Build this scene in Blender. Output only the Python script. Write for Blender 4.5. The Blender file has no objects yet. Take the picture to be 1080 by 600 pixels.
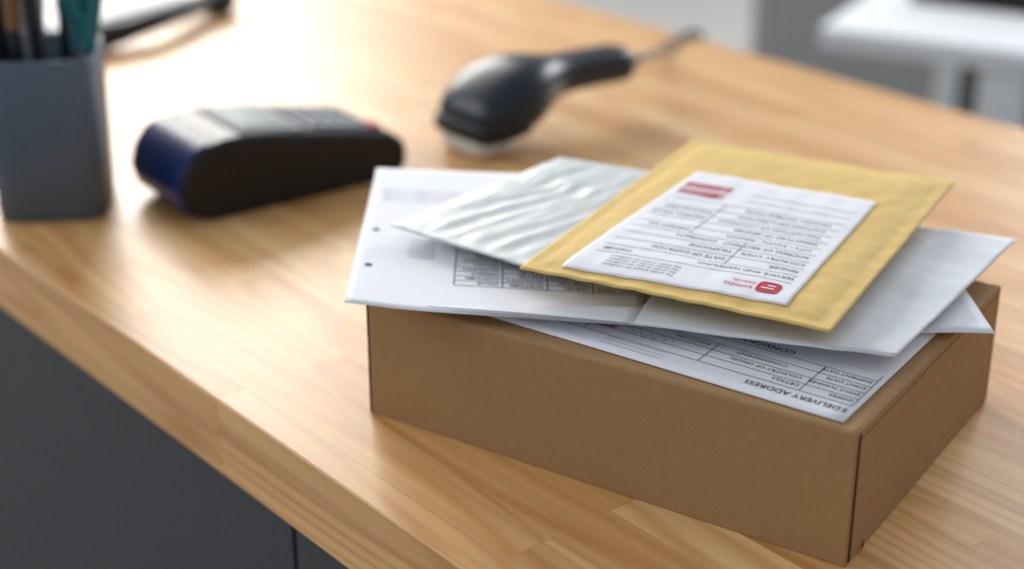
import bpy, bmesh, math, random
from mathutils import Vector, noise, Matrix
random.seed(4)
# ---- working units: metres around the counter top (z=0 = counter top); everything is scaled by SC and lifted at the end
SC=1.25; TOPZ=0.90
BT=0.0706
C=bpy.context.scene.collection

# ---------------------------------------------------------------- materials
def srgb(r,g,b):
    f=lambda c:(c/255/12.92) if c/255<=0.04045 else ((c/255+0.055)/1.055)**2.4
    return (f(r),f(g),f(b),1)
def mat(name,col,rough=0.5,metal=0.0,noise_amt=0.06,noise_scale=30,bump=0.0,bump_scale=200,coat=0.0,trans=0.0,spec=0.5,emit=None):
    m=bpy.data.materials.new(name); m.use_nodes=True
    nt=m.node_tree; b=nt.nodes['Principled BSDF']
    tc=nt.nodes.new('ShaderNodeTexCoord')
    n=nt.nodes.new('ShaderNodeTexNoise'); n.inputs['Scale'].default_value=noise_scale; n.inputs['Detail'].default_value=4
    nt.links.new(tc.outputs['Object'],n.inputs['Vector'])
    mx=nt.nodes.new('ShaderNodeMix'); mx.data_type='RGBA'
    mx.inputs[6].default_value=tuple(c*(1-noise_amt) for c in col[:3])+(1,)
    mx.inputs[7].default_value=tuple(min(1,c*(1+noise_amt)) for c in col[:3])+(1,)
    nt.links.new(n.outputs['Fac'],mx.inputs[0]); nt.links.new(mx.outputs[2],b.inputs['Base Color'])
    b.inputs['Roughness'].default_value=rough; b.inputs['Metallic'].default_value=metal
    b.inputs['Coat Weight'].default_value=coat; b.inputs['Specular IOR Level'].default_value=spec
    b.inputs['Transmission Weight'].default_value=trans
    if bump>0:
        n2=nt.nodes.new('ShaderNodeTexNoise'); n2.inputs['Scale'].default_value=bump_scale; n2.inputs['Detail'].default_value=5
        nt.links.new(tc.outputs['Object'],n2.inputs['Vector'])
        bp=nt.nodes.new('ShaderNodeBump'); bp.inputs['Strength'].default_value=bump; bp.inputs['Distance'].default_value=0.001
        nt.links.new(n2.outputs['Fac'],bp.inputs['Height']); nt.links.new(bp.outputs['Normal'],b.inputs['Normal'])
    return m

def wood_mat():
    m=bpy.data.materials.new('butcher_block_wood'); m.use_nodes=True
    nt=m.node_tree; N=nt.nodes; L=nt.links; b=N['Principled BSDF']
    tc=N.new('ShaderNodeTexCoord')
    br=N.new('ShaderNodeTexBrick'); br.offset=0.37; br.offset_frequency=2
    br.inputs['Color1'].default_value=(0,0,0,1); br.inputs['Color2'].default_value=(1,1,1,1)
    br.inputs['Mortar'].default_value=(0.25,0.25,0.25,1)
    br.inputs['Scale'].default_value=1; br.inputs['Mortar Size'].default_value=0.00025; br.inputs['Mortar Smooth'].default_value=0.3
    br.inputs['Brick Width'].default_value=0.36; br.inputs['Row Height'].default_value=0.034
    L.new(tc.outputs['Object'],br.inputs['Vector'])
    sx=N.new('ShaderNodeVectorMath'); sx.operation='MULTIPLY'; sx.inputs[1].default_value=(7.3,3.1,5.7)
    L.new(br.outputs['Color'],sx.inputs[0])
    ad=N.new('ShaderNodeVectorMath'); ad.operation='ADD'
    L.new(tc.outputs['Object'],ad.inputs[0]); L.new(sx.outputs[0],ad.inputs[1])
    mp=N.new('ShaderNodeMapping'); mp.inputs['Scale'].default_value=(3.0,100,100); L.new(ad.outputs[0],mp.inputs['Vector'])
    n1=N.new('ShaderNodeTexNoise'); n1.inputs['Scale'].default_value=1; n1.inputs['Detail'].default_value=5; n1.inputs['Distortion'].default_value=0.4
    L.new(mp.outputs[0],n1.inputs['Vector'])
    mp2=N.new('ShaderNodeMapping'); mp2.inputs['Scale'].default_value=(1.3,12,12); L.new(ad.outputs[0],mp2.inputs['Vector'])
    wv=N.new('ShaderNodeTexNoise'); wv.inputs['Scale'].default_value=1.0; wv.inputs['Detail'].default_value=0.5; L.new(mp2.outputs[0],wv.inputs['Vector'])
    mu=N.new('ShaderNodeMath'); mu.operation='MULTIPLY'; mu.inputs[1].default_value=120; L.new(wv.outputs['Fac'],mu.inputs[0])
    sn=N.new('ShaderNodeMath'); sn.operation='SINE'; L.new(mu.outputs[0],sn.inputs[0])
    ma=N.new('ShaderNodeMath'); ma.operation='MULTIPLY_ADD'; ma.inputs[1].default_value=0.5; ma.inputs[2].default_value=0.5; L.new(sn.outputs[0],ma.inputs[0])
    pw=N.new('ShaderNodeMath'); pw.operation='POWER'; pw.inputs[1].default_value=2.5; L.new(ma.outputs[0],pw.inputs[0])
    cr=N.new('ShaderNodeValToRGB'); e=cr.color_ramp.elements
    e[0].position=0.0; e[0].color=srgb(210,160,101); e[1].position=1.0; e[1].color=srgb(234,194,139)
    e2=cr.color_ramp.elements.new(0.5); e2.color=srgb(224,177,118)
    L.new(br.outputs['Color'],cr.inputs['Fac'])
    m1=N.new('ShaderNodeMix'); m1.data_type='RGBA'; m1.blend_type='MULTIPLY'
    cr2=N.new('ShaderNodeValToRGB'); cr2.color_ramp.elements[0].position=0.3; cr2.color_ramp.elements[0].color=(0.78,0.70,0.60,1)
    cr2.color_ramp.elements[1].position=0.62; cr2.color_ramp.elements[1].color=(1.05,1.05,1.05,1)
    L.new(n1.outputs['Fac'],cr2.inputs['Fac'])
    m1.inputs[0].default_value=0.85
    L.new(cr.outputs[0],m1.inputs[6]); L.new(cr2.outputs[0],m1.inputs[7])
    m2=N.new('ShaderNodeMix'); m2.data_type='RGBA'; m2.blend_type='MULTIPLY'
    k=N.new('ShaderNodeMath'); k.operation='MULTIPLY'; k.inputs[1].default_value=0.55; L.new(pw.outputs[0],k.inputs[0])
    L.new(k.outputs[0],m2.inputs[0]); L.new(m1.outputs[2],m2.inputs[6]); m2.inputs[7].default_value=(0.74,0.54,0.35,1)
    m3=N.new('ShaderNodeMix'); m3.data_type='RGBA'; m3.blend_type='MULTIPLY'
    k3=N.new('ShaderNodeMath'); k3.operation='MULTIPLY'; k3.inputs[1].default_value=0.4; L.new(br.outputs['Fac'],k3.inputs[0])
    L.new(k3.outputs[0],m3.inputs[0]); L.new(m2.outputs[2],m3.inputs[6]); m3.inputs[7].default_value=(0.6,0.4,0.25,1)
    L.new(m3.outputs[2],b.inputs['Base Color'])
    b.inputs['Roughness'].default_value=0.42; b.inputs['Coat Weight'].default_value=0.10; b.inputs['Coat Roughness'].default_value=0.35
    bp=N.new('ShaderNodeBump'); bp.inputs['Strength'].default_value=0.12; bp.inputs['Distance'].default_value=0.0005
    L.new(n1.outputs['Fac'],bp.inputs['Height']); L.new(bp.outputs['Normal'],b.inputs['Normal'])
    return m

M={}
M['wood']=wood_mat()
M['kraft']=mat('kraft_cardboard',srgb(160,124,82),0.85,noise_amt=0.08,noise_scale=160,bump=0.3,bump_scale=900)
M['kraft_dark']=mat('cardboard_gap_shade',srgb(34,22,14),0.9)  # near-black tone painting the shade between the box panels
M['kraft_edge']=mat('cardboard_cut_edge',srgb(128,92,56),0.9)
M['paper']=mat('white_paper',srgb(233,234,240),0.7,noise_amt=0.01)
M['poly']=mat('white_poly_mailer',srgb(216,220,225),0.5,noise_amt=0.02,bump=0.35,bump_scale=70)
M['poly2']=mat('pearl_bubble_mailer',srgb(204,209,209),0.48,metal=0.15,noise_amt=0.03,bump=0.45,bump_scale=80)
M['yellow']=mat('manila_padded_paper',srgb(222,188,112),0.75,noise_amt=0.05,noise_scale=60,bump=0.5,bump_scale=130)
M['ink']=mat('black_ink',srgb(46,48,60),0.8)
M['inkgrey']=mat('grey_ink',srgb(118,122,136),0.8)
M['red']=mat('red_ink',srgb(190,44,60),0.8)
M['blue']=mat('blue_pen_ink',srgb(90,120,190),0.8)
M['cab']=mat('charcoal_cabinet',srgb(54,57,60),0.55,noise_amt=0.03)
M['gap']=mat('cabinet_gap',srgb(10,10,11),0.9)
M['black']=mat('black_plastic',srgb(20,21,24),0.42,bump=0.1,bump_scale=900,spec=0.35)
M['gloss']=mat('glossy_navy_plastic',srgb(18,36,92),0.28,spec=0.4)
M['navy']=mat('dark_blue_plastic',srgb(20,29,42),0.36,spec=0.4)
M['grey']=mat('grey_plastic',srgb(140,144,148),0.45)
M['screen']=mat('lcd_screen',srgb(150,158,160),0.22)
M['keyred']=mat('red_key',srgb(190,50,55),0.5)
M['lens']=mat('scanner_window',srgb(210,208,200),0.15)
M['cup']=mat('blue_grey_cup',srgb(84,99,116),0.5,noise_amt=0.03)
M['teal']=mat('teal_plastic',srgb(20,105,115),0.4)
M['metal']=mat('brushed_metal',srgb(170,172,178),0.3,metal=1)
M['white']=mat('white_laminate',srgb(238,242,246),0.5,noise_amt=0.01)
M['floor']=mat('grey_floor',srgb(150,149,146),0.6,noise_amt=0.1,noise_scale=3)
M['wall']=mat('pale_grey_wall',srgb(210,211,210),0.9,noise_amt=0.02)
M['walld']=mat('dark_grey_panel',srgb(96,100,100),0.8)
M['wallm']=mat('mid_grey_laminate',srgb(160,162,162),0.7)

# ---------------------------------------------------------------- helpers
def obj(name,verts,faces,m,parent=None,smooth=False,bevel=0,seg=2,subsurf=0,loc=None,rotz=0):
    me=bpy.data.meshes.new(name); me.from_pydata([tuple(v) for v in verts],[],faces); me.update()
    bm=bmesh.new(); bm.from_mesh(me); bmesh.ops.recalc_face_normals(bm,faces=bm.faces); bm.to_mesh(me); bm.free()
    me.materials.append(M[m] if isinstance(m,str) else m)
    o=bpy.data.objects.new(name,me); C.objects.link(o)
    if parent: o.parent=parent
    if loc: o.location=loc
    o.rotation_euler[2]=rotz
    if smooth:
        for p in me.polygons: p.use_smooth=True
    if bevel:
        b=o.modifiers.new('bevel','BEVEL'); b.width=bevel; b.segments=seg; b.limit_method='ANGLE'; b.angle_limit=math.radians(35)
        for p in me.polygons: p.use_smooth=True
        w=o.modifiers.new('wn','WEIGHTED_NORMAL'); w.keep_sharp=True
    if subsurf:
        s=o.modifiers.new('ss','SUBSURF'); s.levels=subsurf; s.render_levels=subsurf
    return o
def empty(name,loc=(0,0,0),rotz=0):
    e=bpy.data.objects.new(name,None); C.objects.link(e); e.location=loc; e.rotation_euler[2]=rotz; e.empty_display_size=0.02; return e
def boxvf(x0,x1,y0,y1,z0,z1):
    v=[(x0,y0,z0),(x1,y0,z0),(x1,y1,z0),(x0,y1,z0),(x0,y0,z1),(x1,y0,z1),(x1,y1,z1),(x0,y1,z1)]
    f=[(0,3,2,1),(4,5,6,7),(0,1,5,4),(1,2,6,5),(2,3,7,6),(3,0,4,7)]
    return v,f
def box(name,b,m,parent=None,bevel=0,seg=2,loc=None,rotz=0):
    v,f=boxvf(*b); return obj(name,v,f,m,parent,bevel=bevel,seg=seg,loc=loc,rotz=rotz)
def extrude_profile(name,prof,y0,y1,m,parent,bevel=0.003,seg=3):
    n=len(prof); v=[(x,y0,z) for x,z in prof]+[(x,y1,z) for x,z in prof]
    f=[tuple(range(n)),tuple(range(2*n-1,n-1,-1))]+[(i,(i+1)%n,n+(i+1)%n,n+i) for i in range(n)]
    return obj(name,v,f,m,parent,bevel=bevel,seg=seg)
def superloft(name,secs,m,parent,n=28,p=2.6,sub=1):
    v=[];f=[]
    for x,hw,zc,hh in secs:
        for k in range(n):
            a=2*math.pi*k/n; c,s=math.cos(a),math.sin(a)
            v.append((x,hw*math.copysign(abs(c)**(2/p),c),zc+hh*math.copysign(abs(s)**(2/p),s)))
    for i in range(len(secs)-1):
        for k in range(n):
            f.append((i*n+k,i*n+(k+1)%n,(i+1)*n+(k+1)%n,(i+1)*n+k))
    f.append(tuple(range(n))); f.append(tuple(range((len(secs)-1)*n,len(secs)*n)))
    return obj(name,v,f,m,parent,smooth=True,subsurf=sub)
def tube(name,pts,r,m,parent=None,res=8):
    cu=bpy.data.curves.new(name,'CURVE'); cu.dimensions='3D'; cu.bevel_depth=r; cu.bevel_resolution=res//2; cu.use_fill_caps=True
    sp=cu.splines.new('NURBS'); sp.points.add(len(pts)-1)
    for i,q in enumerate(pts): sp.points[i].co=(q[0],q[1],q[2],1); sp.points[i].radius=q[3] if len(q)>3 else 1
    sp.use_endpoint_u=True; sp.order_u=3; sp.resolution_u=8
    o=bpy.data.objects.new(name,cu); C.objects.link(o)
    dg=bpy.context.evaluated_depsgraph_get(); dg.update()
    me=bpy.data.meshes.new_from_object(o.evaluated_get(dg)); bpy.data.objects.remove(o); bpy.data.curves.remove(cu)
    me.materials.clear(); me.materials.append(M[m])
    for p in me.polygons: p.use_smooth=True
    o=bpy.data.objects.new(name,me); C.objects.link(o)
    if parent: o.parent=parent
    return o
def cyl(name,p0,p1,r0,r1,m,parent,n=20,bevel=0):
    p0=Vector(p0);p1=Vector(p1);d=(p1-p0).normalized(); a=d.orthogonal().normalized(); b=d.cross(a)
    v=[];
    for P,r in((p0,r0),(p1,r1)):
        for k in range(n):
            t=2*math.pi*k/n; v.append(P+a*r*math.cos(t)+b*r*math.sin(t))
    f=[(k,(k+1)%n,n+(k+1)%n,n+k) for k in range(n)]+[tuple(range(n)),tuple(range(n,2*n))]
    return obj(name,v,f,m,parent,bevel=bevel)

def quad(c00,c10,c01,c11,z,wob=None):
    def S(u,v):
        x=(1-u)*(1-v)*c00[0]+u*(1-v)*c10[0]+(1-u)*v*c01[0]+u*v*c11[0]
        y=(1-u)*(1-v)*c00[1]+u*(1-v)*c10[1]+(1-u)*v*c01[1]+u*v*c11[1]
        return Vector((x,y,z+(wob(u,v) if wob else 0)))
    return S
def sheet(name,S,m,thick=0.0003,n=40,parent=None,thickf=None):
    v=[];f=[]; k=n+1
    for j in range(k):
        for i in range(k): v.append(S(i/n,j/n))
    for j in range(k):
        for i in range(k):
            t=thickf(i/n,j/n) if thickf else thick
            v.append(S(i/n,j/n)-Vector((0,0,t)))
    o=k*k
    for j in range(n):
        for i in range(n):
            a=j*k+i; f.append((a,a+1,a+k+1,a+k)); f.append((o+a,o+a+k,o+a+k+1,o+a+1))
    for i in range(n):
        f.append((i,o+i,o+i+1,i+1)); a=n*k+i; f.append((a,a+1,o+a+1,o+a))
        a=i*k; f.append((a,a+k,o+a+k,o+a)); a=i*k+n; f.append((a,o+a,o+a+k,a+k))
    return obj(name,v,f,m,parent,smooth=True)

class Print:
    """ink laid on a page surface. page coords a (right), b (down), metres; S maps (a/W,b/H)"""
    def __init__(s,S,W,H,off=0.00022): s.S=S;s.W=W;s.H=H;s.off=off;s.d={}
    def P(s,a,b): return s.S(a/s.W,b/s.H)+Vector((0,0,s.off))
    def bucket(s,m): return s.d.setdefault(m,([],[]))
    def rect(s,a0,b0,a1,b1,m='ink'):
        v,f=s.bucket(m); L=max(abs(a1-a0),abs(b1-b0)); n=max(1,int(L/0.004)); hor=abs(a1-a0)>=abs(b1-b0); o=len(v)
        for i in range(n+1):
            t=i/n
            if hor: a=a0+(a1-a0)*t; v+= [s.P(a,b0),s.P(a,b1)]
            else: b=b0+(b1-b0)*t; v+=[s.P(a0,b),s.P(a1,b)]
        for i in range(n): f.append((o+2*i,o+2*i+1,o+2*i+3,o+2*i+2))
    def h(s,a0,a1,b,w=0.0004,m='ink'): s.rect(a0,b-w/2,a1,b+w/2,m)
    def vl(s,a,b0,b1,w=0.0004,m='ink'): s.rect(a-w/2,b0,a+w/2,b1,m)
    def text(s,t,a,b,size,m='ink',bold=0.0):
        cu=bpy.data.curves.new('t','FONT'); cu.body=t; cu.size=size; cu.offset=bold*size; cu.resolution_u=2
        o=bpy.data.objects.new('t',cu); C.objects.link(o)
        dg=bpy.context.evaluated_depsgraph_get(); dg.update()
        me=bpy.data.meshes.new_from_object(o.evaluated_get(dg))
        v,f=s.bucket(m); k=len(v)
        for q in me.vertices: v.append(s.P(a+q.co.x,b-q.co.y))
        for p in me.polygons: f.append(tuple(k+i for i in p.vertices))
        bpy.data.objects.remove(o); bpy.data.curves.remove(cu); bpy.data.meshes.remove(me)
    def barcode(s,a0,a1,b0,b1,m='red',step=0.0011):
        a=a0
        while a<a1:
            w=random.choice([0.3,0.5,0.75])*step; s.rect(a,b0,a+w,b1,m); a+=w+random.choice([0.35,0.5])*step
    def build(s,parent,prefix='printed'):
        for m,(v,f) in s.d.items():
            me=bpy.data.meshes.new(prefix); me.from_pydata([tuple(q) for q in v],[],f); me.materials.append(M[m])
            bm=bmesh.new(); bm.from_mesh(me)
            for fc in bm.faces:
                if fc.normal.z<0: fc.normal_flip()
            bm.to_mesh(me); bm.free()
            o=bpy.data.objects.new(prefix+'_'+m,me); C.objects.link(o); o.parent=parent

# ---------------------------------------------------------------- counter
tang=math.atan2(-0.766,0.642)
cnt=empty('wooden_counter',(0,0,0),tang)
box('counter_top',(-3.0,1.2,0.389,1.150,-0.049,0),'wood',cnt,bevel=0.0016,seg=3)
box('cabinet_carcass',(-2.98,1.18,0.412,1.12,-0.72,-0.0492),'gap',cnt)
xs=[-2.97,-2.46,-1.86,-1.262,-0.664,-0.06,0.54,1.17]
for i in range(len(xs)-1):
    box('cabinet_panel_%d'%(i+1),(xs[i]+0.0018,xs[i+1]-0.0018,0.399,0.4119,-0.70,-0.0505),'cab',cnt,bevel=0.0015)

# ---------------------------------------------------------------- mailer box
w,d,h=0.278,0.199,BT
bx=empty('cardboard_mailer_box',(0.154,0.6336,0),-0.5837)
box('inner_body',(-w+0.004,-0.005,0.003,d-0.002,0.0003,h-0.002),'kraft_dark',bx)
box('front_panel',(-w+0.0014,-0.0002,0,0.0026,0.0,h-0.001),'kraft',bx,bevel=0.0008)
box('corner_gap_shade',(-0.0045,-0.0007,0.0024,0.0066,0.0004,h-0.0016),'kraft_dark',bx)  # solid dark strip, shade of the panel gap put into its colour
box('left_seam_shade',(-w-0.0004,-w+0.0009,0.0006,0.006,0.0,h-0.0012),'kraft_dark',bx,bevel=0.0003)  # dark strip painting the shaded seam at the left edge
box('side_panel_right',(-0.0038,-0.0003,0.0064,d,0.0,h-0.0006),'kraft',bx,bevel=0.0009)
box('side_panel_left',(-w+0.0008,-w+0.0035,0.0065,d,0.0,h-0.0006),'kraft',bx,bevel=0.001)
box('back_panel',(-w,0,d-0.0025,d+0.0005,0.0,h-0.001),'kraft',bx,bevel=0.001)
def lidS(u,v):
    x=-w+0.0006+u*(w-0.0012); y=0.0003+v*(d-0.0003)
    e=min(u*w,(1-u)*w,v*d,(1-v)*d); z=h-0.0009*math.exp(-e/0.0012)-0.0006*math.exp(-(((1-u)*w-0.006)/0.0012)**2)
    return Vector((x,y,z))
lid=sheet('lid_panel',lidS,'kraft',thick=0.0018,n=120,parent=bx)
box('tuck_flap_edge',(-0.0006,0.0004,0.02,0.021,0.0005,0.004),'kraft_edge',bx)
box('score_line',(-0.0006,-0.0001,0.0068,d-0.002,h-0.0054,h-0.0047),'kraft_edge',bx)

# ---------------------------------------------------------------- delivery document on the lid (page is upside down to the viewer)
FR=Vector((0.149,0.643)); ua=Vector((-0.815,0.580)); ub=Vector((0.567,0.823))
W1,H1=0.205,0.145
c=lambda a,b:(FR+ua*a+ub*b)
S1=quad(c(0,0),c(W1,0),c(0,H1),c(W1,H1),BT+0.0009)
doc=sheet('delivery_document',S1,'paper',0.0003,20)
p=Print(S1,W1,H1)
p.text('DELIVERY ADDRESS',0.0062,0.0125,0.0056,'ink',0.006)
p.rect(0.003,0.0088,0.0052,0.0125,'inkgrey')
for b in (0.0165,0.0240,0.0315,0.0390,0.0465): p.h(0.003,0.150 if b>0.017 else 0.19,b,0.0004)
p.vl(0.003,0.0165,0.0525,0.0004); p.vl(0.030,0.0165,0.0465,0.0004); p.vl(0.084,0.0165,0.0390,0.0004); p.vl(0.15,0.0165,0.0465,0.0004)
for i,t in enumerate(['SHIPPER','EVENT PLANNER','EVENT DATE','SHIPMENT DATE']):
    p.text(t,0.0045,0.0222+0.0075*i,0.0035)
p.text('DETAILS',0.032,0.0222,0.0038); p.text('COUNTRY OF ORIGIN',0.034,0.0297,0.0038)
p.text('POSTCODE',0.087,0.0372,0.0038); p.text('CONSIGNMENT NUMBER',0.048,0.053,0.0058,'ink',0.012)
p.text('CONSIGNMENT',0.045,0.0372,0.0038,'ink')
p.barcode(0.136,0.180,0.024,0.034,'red',0.0014)
for i in range(3): p.h(0.10,0.135,0.008+i*0.0035,0.0003,'inkgrey')
v,f=p.bucket('blue')
for i in range(70):
    t=i/69; a=0.104+0.024*t; b=0.0275+0.0026*math.sin(t*26)*(1-t*0.4)+0.0015*math.sin(t*7)
    q0=p.P(a,b-0.00026);q1=p.P(a,b+0.00026); v+= [q0,q1]
    if i: n0=len(v)-4; f.append((n0,n0+1,n0+3,n0+2))
p.build(doc)

S2=quad((0.241,0.7310),(0.100,0.7275),(0.238,0.925),(0.098,0.925),BT+0.0045,lambda u,v:-0.0010*max(0,1-u*6)**2)
sheet('folded_paper',S2,'paper',0.0004,24)

# ---------------------------------------------------------------- printed A4 sheet on the left
S3=quad((0.068,0.734),(-0.086,0.756),(0.068,0.955),(-0.086,0.973),BT+0.0062,
        lambda u,v:0.002*math.exp(-((u-1)/0.15)**2)*(1-v)+0.0012*math.sin(v*4+u))
s3=sheet('invoice_sheet',S3,'paper',0.0003,36)
p=Print(S3,0.156,0.218)
for i in range(9):
    b=0.034+i*0.0062; p.h(0.0,0.100,b,0.0005)
for a in (0.100,0.074,0.05,0.026): p.vl(a,0.034,0.0836,0.0005)
random.seed(9)
words=['QUANTITY','WEIGHT','ITEM NO','TOTAL','VALUE','CUSTOMS','ORIGIN','UNIT PRICE','DATE','PARCEL']
for i in range(8):
    for a in (0.003,0.028,0.052,0.076): p.text(random.choice(words),a,0.0387+i*0.0062,0.0040,'ink',0.008)
for i in range(6): p.text('Description of contents and declared value of goods',0.012,0.105+i*0.006,0.0038,'inkgrey')
for i in range(4): p.text('Terms and conditions of carriage',0.10,0.16+i*0.006,0.0036,'inkgrey')
for i in range(5): p.text('Reference',0.112,0.07+i*0.006,0.0036,'inkgrey')
for (a,b) in ((0.1475,0.052),(0.1475,0.107)):
    v,f=p.bucket('ink'); k=len(v)
    for t in range(16): v.append(p.P(a+0.0022*math.cos(t*math.pi/8),b+0.0022*math.sin(t*math.pi/8)))
    f.append(tuple(range(k,k+16)))
p.build(s3)

# ---------------------------------------------------------------- white mailer under the yellow one
def nz(x,y,s,seed=0): return noise.noise(Vector((x*s,y*s,seed)))
S4=quad((0.058,0.7255),(0.181,0.688),(0.130,0.895),(0.280,0.835),BT+0.0122,
        lambda u,v:(0.0010*nz(u,v,4,3)+0.0005*nz(u,v,11,8))*min(1,u*5))
m4=sheet('white_mailer_envelope',S4,'poly',0.0012,50)
def S4f(u,v):
    A=Vector((-0.043,0.753));B=Vector((0.060,0.7249));Cc=Vector((0.0665,0.744))
    q=A+(B-A)*u+(Cc-B)*u*v
    return Vector((q.x,q.y,BT+0.0085+0.0038*u+0.0004*math.sin(u*3.14)))
sheet('closing_flap',S4f,'poly',0.0006,16,parent=m4)

# ---------------------------------------------------------------- crinkled bubble mailer
def w5(u,v):
    e=min(u,1-u,v,1-v); ed=min(1,e*8)
    r=0.0012*ed
    r+=0.0009*ed*(1-2*abs(nz(u*2.5+v*0.8,v*0.7,3.0,11)))
    r+=0.0012*math.exp(-((v-0.62-0.15*u)/0.05)**2)*ed-0.0010*math.exp(-((v-0.52-0.15*u)/0.05)**2)*ed
    return r+0.0004*nz(u,v,12,2)
S5=quad((0.020,0.776),(-0.068,0.845),(0.125,0.915),(0.030,0.961),BT+0.0166,w5)
m5=sheet('crinkled_bubble_mailer',S5,'poly2',0.003,70,thickf=lambda u,v:0.0007+0.0016*min(1,min(u,1-u,v,1-v)*9))

# ---------------------------------------------------------------- yellow padded envelope
O=Vector((0.004,0.768)); e1=Vector((0.146,-0.077)); e2=Vector((0.110,0.205))
det=e1.x*e2.y-e1.y*e2.x
def yuv(x,y):
    px,py=x-O.x,y-O.y
    return ((px*e2.y-py*e2.x)/det,(e1.x*py-e1.y*px)/det)
def ytop(u,v):
    eu=min(u,1-u)*0.165; ev=min(v,1-v)*0.233
    e=min(eu,ev); pil=0 if e<0.007 else 1-math.exp(-(e-0.007)/0.009)
    z=BT+0.0238+0.0026*pil+0.0006*nz(u,v,5,1)+0.00045*nz(u,v,17,6)
    z+=0.0008*math.sin(u*3.1)*(1-v)
    return z
def S6(u,v):
    q=O+e1*u+e2*v; return Vector((q.x,q.y,ytop(u,v)))
def th6(u,v):
    e=min(min(u,1-u)*0.165,min(v,1-v)*0.233)
    return 0.0012+0.0038*(0 if e<0.007 else 1-math.exp(-(e-0.007)/0.009))
m6=sheet('yellow_padded_envelope',S6,'yellow',0.002,110,thickf=th6)
L00,L10,L01,L11=(0.133,0.7145),(0.025,0.7655),(0.205,0.853),(0.109,0.904)
def S7(u,v):
    x=(1-u)*(1-v)*L00[0]+u*(1-v)*L10[0]+(1-u)*v*L01[0]+u*v*L11[0]
    y=(1-u)*(1-v)*L00[1]+u*(1-v)*L10[1]+(1-u)*v*L01[1]+u*v*L11[1]
    a,b=yuv(x,y)
    return Vector((x,y,ytop(a,b)+0.0007))
lab=sheet('shipping_label',S7,'paper',0.0003,60,parent=m6)
W,Hh=0.119,0.158
p=Print(S7,W,Hh,0.0003)
random.seed(2)
for b in (0.024,0.034,0.044,0.054,0.064,0.074,0.084,0.094,0.104,0.114,0.124,0.134):
    p.h(0.006,0.112 if b<0.12 else 0.070,b,0.0004,'ink')
p.vl(0.045,0.034,0.064,0.0004); p.vl(0.078,0.064,0.114,0.0004)
p.text('EXPRESS',0.0215,0.0125,0.0040,'red',0.004); p.text('PARCEL',0.0215,0.0175,0.0036,'red')
v,f=p.bucket('red'); k=len(v)
for t in range(24):
    a=2*math.pi*t/24; cx,sy=math.cos(a),math.sin(a)
    v.append(p.P(0.0140+0.0060*math.copysign(abs(cx)**0.5,cx),0.0140+0.0060*math.copysign(abs(sy)**0.5,sy)))
f.append(tuple(range(k,k+24)))
pp=Print(S7,W,Hh,0.0005); pp.rect(0.0108,0.0120,0.0175,0.0132,'paper'); pp.rect(0.0108,0.0150,0.0150,0.0162,'paper')
lines=[('SERVICE AND HANDLING',0.006,0.031),('DATE OF DISPATCH',0.047,0.041),('SENDER',0.007,0.041),('COUNTRY CODE',0.007,0.051),('TELEPHONE',0.047,0.051),
('ADDRESS OF RECIPIENT',0.008,0.061),('CONTENTS',0.060,0.061),('CITY / TOWN / REGION',0.010,0.071),('WEIGHT KG',0.080,0.071),('SIGNATURE OF SENDER',0.010,0.081),
('DESCRIPTION OF CONTENTS',0.012,0.091),('INSURED VALUE',0.080,0.091),('CUSTOMS DECLARATION',0.012,0.101),('POSTAGE PAID',0.080,0.101),('DELIVERY INSTRUCTIONS',0.012,0.111)]
for t,a,b in lines: p.text(t,a,b,0.0045,'ink',0.0)
for i in range(4): p.text('The sender accepts the conditions',0.062,0.010+i*0.0034,0.0028,'ink')
p.barcode(0.085,0.114,0.121,0.1295,'red',0.0015); p.barcode(0.085,0.114,0.1325,0.1405,'red',0.0015)
p.text('CUSTOMS',0.094,0.030,0.0036,'ink',0.01)
p.build(lab); pp.build(lab,'badge_detail')

# ---------------------------------------------------------------- card payment terminal
ct=empty('card_payment_terminal',(-0.220,1.066,0),math.atan2(0.59,0.807))
prof=[(0.018,0.0),(0.158,0.0),(0.169,0.003),(0.175,0.012),(0.174,0.028),(0.162,0.0365),(0.130,0.043),(0.095,0.0495),(0.066,0.0550),(0.044,0.0580),(0.026,0.0580),(0.012,0.0555),(0.000,0.0490),(-0.008,0.0385),(-0.011,0.026),(-0.008,0.013),(0.000,0.005),(0.008,0.002)]
extrude_profile('terminal_body',prof,0.0,0.088,'black',ct,bevel=0.005,seg=4)
prof2=[(0.012,0.0572),(-0.0005,0.0512),(-0.0095,0.0400),(-0.0135,0.026),(-0.0103,0.012),(-0.0045,0.0055),(-0.002,0.008),(-0.006,0.014),(-0.009,0.026),(-0.006,0.037),(0.002,0.047),(0.012,0.053)]
extrude_profile('printer_cover',prof2,0.004,0.084,'gloss',ct,bevel=0.0015,seg=2)
def top_z(x):
    pts=[(0.018,0.058),(0.044,0.0580),(0.066,0.0550),(0.095,0.0495),(0.130,0.043),(0.162,0.0365)]
    for (a,b),(c_,d_) in zip(pts,pts[1:]):
        if x<=c_: return b+(d_-b)*(x-a)/(c_-a)
    return pts[-1][1]
def plate(name,x0,x1,y0,y1,t,m,bv=0.001,base=0.0):
    z0,z1=top_z(x0)+base,top_z(x1)+base
    v=[(x0,y0,z0-0.002),(x1,y0,z1-0.002),(x1,y1,z1-0.002),(x0,y1,z0-0.002),(x0,y0,z0+t),(x1,y0,z1+t),(x1,y1,z1+t),(x0,y1,z0+t)]
    return obj(name,v,boxvf(0,1,0,1,0,1)[1],m,ct,bevel=bv)
plate('display_bezel',0.040,0.092,0.008,0.080,0.0022,'grey')
plate('display_glass',0.045,0.086,0.014,0.074,0.0030,'screen',0.0005)
plate('keypad_panel',0.096,0.160,0.008,0.080,0.0008,'navy')
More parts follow.
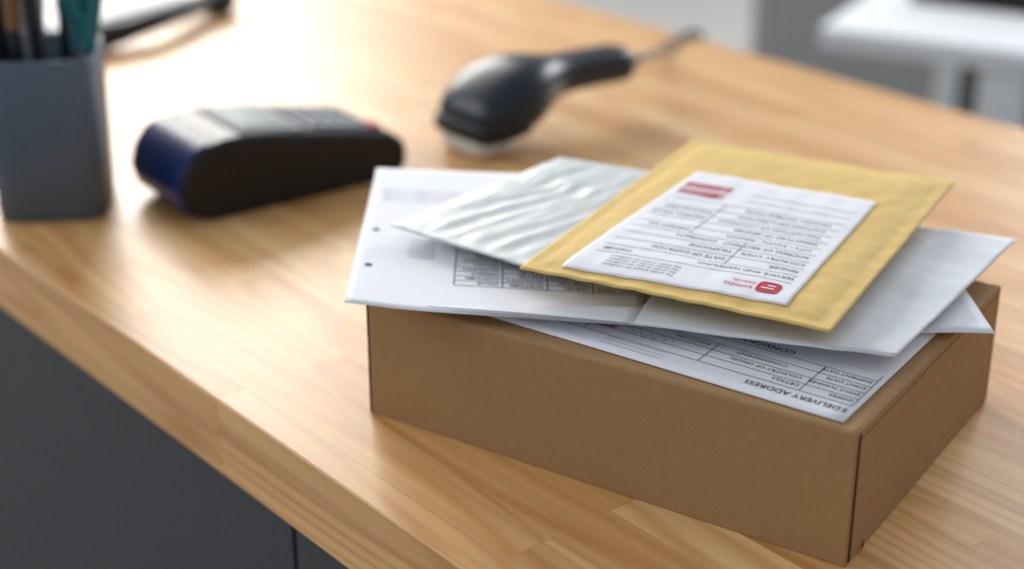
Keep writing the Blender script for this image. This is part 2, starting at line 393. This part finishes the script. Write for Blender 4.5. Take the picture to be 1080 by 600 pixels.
for r in range(5):
    for k in range(4):
        x0=0.098+r*0.0122; y0=0.012+k*0.0162
        plate('key_%d_%d'%(r+1,k+1),x0,x0+0.0088,y0,y0+0.0125,0.0028,'grey',0.0008)
plate('cancel_key',0.1485,0.1585,0.012,0.028,0.0034,'keyred',0.0008)

# ---------------------------------------------------------------- barcode scanner
SO=Vector((-0.024,1.236,0)); sa=math.atan2(0.67,0.74)
sc=empty('barcode_scanner',SO,sa)
secs=[(-0.023,0.022,0.021,0.011),(-0.020,0.033,0.025,0.017),(-0.008,0.040,0.030,0.0235),(0.012,0.043,0.036,0.029),(0.034,0.040,0.041,0.028),(0.054,0.030,0.044,0.0235),(0.070,0.0205,0.045,0.0180),
(0.088,0.0180,0.045,0.0160),(0.118,0.0185,0.044,0.0155),(0.146,0.0200,0.042,0.0160),(0.158,0.0190,0.041,0.0150),(0.164,0.010,0.040,0.008)]
superloft('scanner_body',secs,'navy',sc)
superloft('head_bumper',[(-0.026,0.026,0.0195,0.006),(-0.023,0.037,0.021,0.0085),(0.0,0.0435,0.022,0.0095),(0.022,0.041,0.023,0.009),(0.028,0.030,0.023,0.006)],'black',sc,p=3.5)
superloft('scan_window',[(-0.024,0.022,0.0070,0.0055),(-0.022,0.028,0.0070,0.0065),(0.006,0.030,0.0072,0.0066),(0.010,0.026,0.0075,0.006)],'lens',sc,p=4)
superloft('trigger',[(0.054,0.006,0.030,0.006),(0.058,0.009,0.027,0.009),(0.068,0.008,0.027,0.007),(0.082,0.006,0.032,0.004)],'black',sc)
superloft('strain_relief',[(0.160,0.007,0.040,0.007),(0.166,0.0065,0.040,0.0065),(0.182,0.004,0.039,0.004)],'black',sc,p=2)
Rm=Matrix.Rotation(-sa,3,'Z')
cab=[(0.109,1.356,0.039),(0.119,1.380,0.036),(0.130,1.45,0.018),(0.142,1.51,0.005),(0.160,1.555,0.0034),(0.176,1.578,0.0034),(0.186,1.590,0.0030),(0.191,1.597,-0.006),(0.192,1.599,-0.05),(0.19,1.61,-0.3),(0.15,1.66,-0.6),(0.1,1.75,-0.7)]
tube('scanner_cable',[tuple(Rm@(Vector(q)-SO)) for q in cab],0.0031,'black',sc)

# ---------------------------------------------------------------- pen cup
pc=empty('pen_cup',(-0.331,1.109,0),0.10)
def ring(hw,z,n=48,p=5):
    r=[]
    for k in range(n):
        a=2*math.pi*k/n; c_,s_=math.cos(a),math.sin(a)
        r.append((hw*math.copysign(abs(c_)**(2/p),c_),hw*math.copysign(abs(s_)**(2/p),s_),z))
    return r
rings=[ring(0.036,0.0),ring(0.0385,0.002),ring(0.0405,0.116),ring(0.0402,0.1175),ring(0.0386,0.1175),ring(0.0380,0.116),ring(0.0362,0.006)]
v=[];f=[]
for r in rings: v+=r
for i in range(len(rings)-1):
    for k in range(48): f.append((i*48+k,i*48+(k+1)%48,(i+1)*48+(k+1)%48,(i+1)*48+k))
f.append(tuple(range(48))); f.append(tuple(range(6*48,7*48)))
obj('cup_body',v,f,'cup',pc,smooth=True)
def pen(nm,x,y,dx,dy,r,L,m,tipm=None):
    b=Vector((x,y,0.008)); t=Vector((x+dx,y+dy,0.008+L))
    cyl(nm,b,t,r,r,m,pc,bevel=0.001)
    if tipm:
        d_=(t-b).normalized(); cyl(nm+'_cap',t-d_*0.035,t+d_*0.002,r*1.15,r*1.1,tipm,pc,bevel=0.001)
pen('black_marker',-0.022,0.008,-0.010,0.0,0.0065,0.165,'black','black')
pen('brown_pen',-0.016,-0.014,0.002,0.004,0.0045,0.160,'navy','kraft_edge')
pen('grey_pen',-0.004,0.016,-0.008,0.004,0.0055,0.172,'grey','grey')
pen('dark_pen',0.004,-0.012,-0.006,0.004,0.0045,0.160,'black','navy')
pen('silver_pen',-0.008,0.0,0.012,0.0,0.0035,0.17,'metal','metal')
pen('blue_pen',0.012,0.016,0.004,0.004,0.0042,0.165,'navy','navy')
for i,(x,dx) in enumerate(((0.016,0.024),(0.022,0.010))):
    b0=Vector((x-0.004,-0.008+i*0.005,0.008)); t0=b0+Vector((dx*0.9,0,0.115))
    cyl('scissor_blade_%d'%(i+1),b0,t0,0.002,0.0055,'metal',pc)
    tube('scissor_handle_%d'%(i+1),[(t0.x,t0.y,t0.z-0.006,1.3),(t0.x+dx*0.25,t0.y,t0.z+0.02,1.2),(t0.x+0.012,t0.y,t0.z+0.045),(t0.x+0.006,t0.y,t0.z+0.065),(t0.x-0.010,t0.y,t0.z+0.060),(t0.x-0.010,t0.y,t0.z+0.035),(t0.x-0.001,t0.y,t0.z+0.012)],0.0048,'teal',pc)

# ---------------------------------------------------------------- desk phone at the back left
ph=empty('desk_telephone',(-0.397,1.526,0),0)
bs=box('phone_base',(-0.01,0.17,0.035,0.16,0.0,0.016),'grey',ph,bevel=0.004); bs.rotation_euler[2]=0.95
bs.location=(-0.005,0.0,0)
tube('handset',[(-0.006,-0.012,0.014,1.3),(0.004,0.000,0.014,1.3),(0.024,0.014,0.016),(0.046,0.042,0.020),(0.064,0.084,0.020),(0.076,0.122,0.016),(0.088,0.144,0.014,1.4),(0.098,0.156,0.014,1.4)],0.0105,'black',ph)

# ---------------------------------------------------------------- background furniture and room (same working units)
da=math.atan2(-0.1,0.186)
dk=empty('white_desk',(0.451,2.223,-0.16),da)
box('desk_top',(-0.02,1.3,0.0,0.62,-0.03,0.0),'white',dk,bevel=0.003)
box('desk_leg_1',(0.205,0.27,0.01,0.06,-0.56,-0.03),'white',dk,bevel=0.002)
box('desk_leg_2',(0.02,0.07,0.55,0.60,-0.56,-0.03),'white',dk,bevel=0.002)
box('desk_leg_3',(1.22,1.27,0.01,0.06,-0.56,-0.03),'white',dk,bevel=0.002)
box('desk_leg_4',(1.22,1.27,0.55,0.60,-0.56,-0.03),'white',dk,bevel=0.002)
box('desk_modesty_panel',(0.07,1.22,0.50,0.52,-0.40,-0.03),'walld',dk)
lp=empty('laptop',(0.451,2.223,-0.16),da)
box('laptop_base',(0.05,0.38,0.20,0.44,0.001,0.016),'black',lp,bevel=0.003)
v_,f_=boxvf(0.05,0.38,0.434,0.442,0.0165,0.22); obj('laptop_screen',v_,f_,'black',lp,bevel=0.003)

FZ=-0.72
box('floor',(-5,5,-2.5,7,FZ-0.05,FZ),'floor')
box('wall_back',(-5,5,7.0,7.1,FZ,1.6),'wall')
box('wall_left',(-5.1,-5,-2.5,7,FZ,1.6),'wall')
box('wall_right',(5,5.1,-2.5,7,FZ,1.6),'wall')
cabb=empty('low_cabinet',(0.25,3.3,FZ),-0.35)
box('cabinet_body',(0.25,1.5,0.0,0.4,0.0,0.45),'wallm',cabb,bevel=0.004)
box('cabinet_top',(0.24,1.51,-0.01,0.41,0.4501,0.465),'wall',cabb)
for i in range(3): box('cabinet_door_%d'%(i+1),(0.26+i*0.415,0.665+i*0.415,-0.012,-0.001,0.02,0.44),'wallm',cabb,bevel=0.003)

# ---------------------------------------------------------------- scale to real size, lift
bpy.context.view_layer.update()
for o in list(C.objects):
    if o.parent is None:
        o.location=Vector((o.location.x*SC,o.location.y*SC,o.location.z*SC+TOPZ)); o.scale=(SC,SC,SC)

# ---------------------------------------------------------------- camera
cam=bpy.data.cameras.new('camera'); co=bpy.data.objects.new('camera',cam); C.objects.link(co)
co.location=(0,0,0.42*SC+TOPZ); co.rotation_euler=(math.pi/2-0.4119,0,0)
cam.sensor_width=36; cam.lens=1709.1/1080*36
cam.dof.use_dof=True; cam.dof.focus_distance=0.79*SC; cam.dof.aperture_fstop=cam.lens/1000/(0.0170*SC)
cam.clip_start=0.01
bpy.context.scene.camera=co

# ---------------------------------------------------------------- lights
def area(name,loc,target,sx,sy,energy,col):
    l=bpy.data.lights.new(name,'AREA'); l.shape='RECTANGLE'; l.size=sx; l.size_y=sy; l.energy=energy; l.color=col
    o=bpy.data.objects.new(name,l); C.objects.link(o); o.location=loc
    o.rotation_euler=(Vector(target)-Vector(loc)).to_track_quat('-Z','Y').to_euler(); return o
area('window_light_back',(-1.8,5.5,2.9),(0,1,0.9),2.6,1.7,220,(1.0,0.97,0.92))
area('window_light_side',(-3.6,1.6,2.6),(0,1,0.9),2.0,1.6,56,(0.95,0.97,1.0))
area('desk_fill_light',(3.5,6.0,2.6),(1.0,3.6,0.7),2.4,1.6,180,(0.95,0.97,1.0))  # added lamp that brightens the desk and background, no window modelled
wd=bpy.data.worlds.new('room_ambient'); bpy.context.scene.world=wd; wd.use_nodes=True
bg=wd.node_tree.nodes['Background']; bg.inputs[0].default_value=(0.87,0.92,1.0,1); bg.inputs[1].default_value=0.52
bpy.context.scene.view_settings.view_transform='Standard'
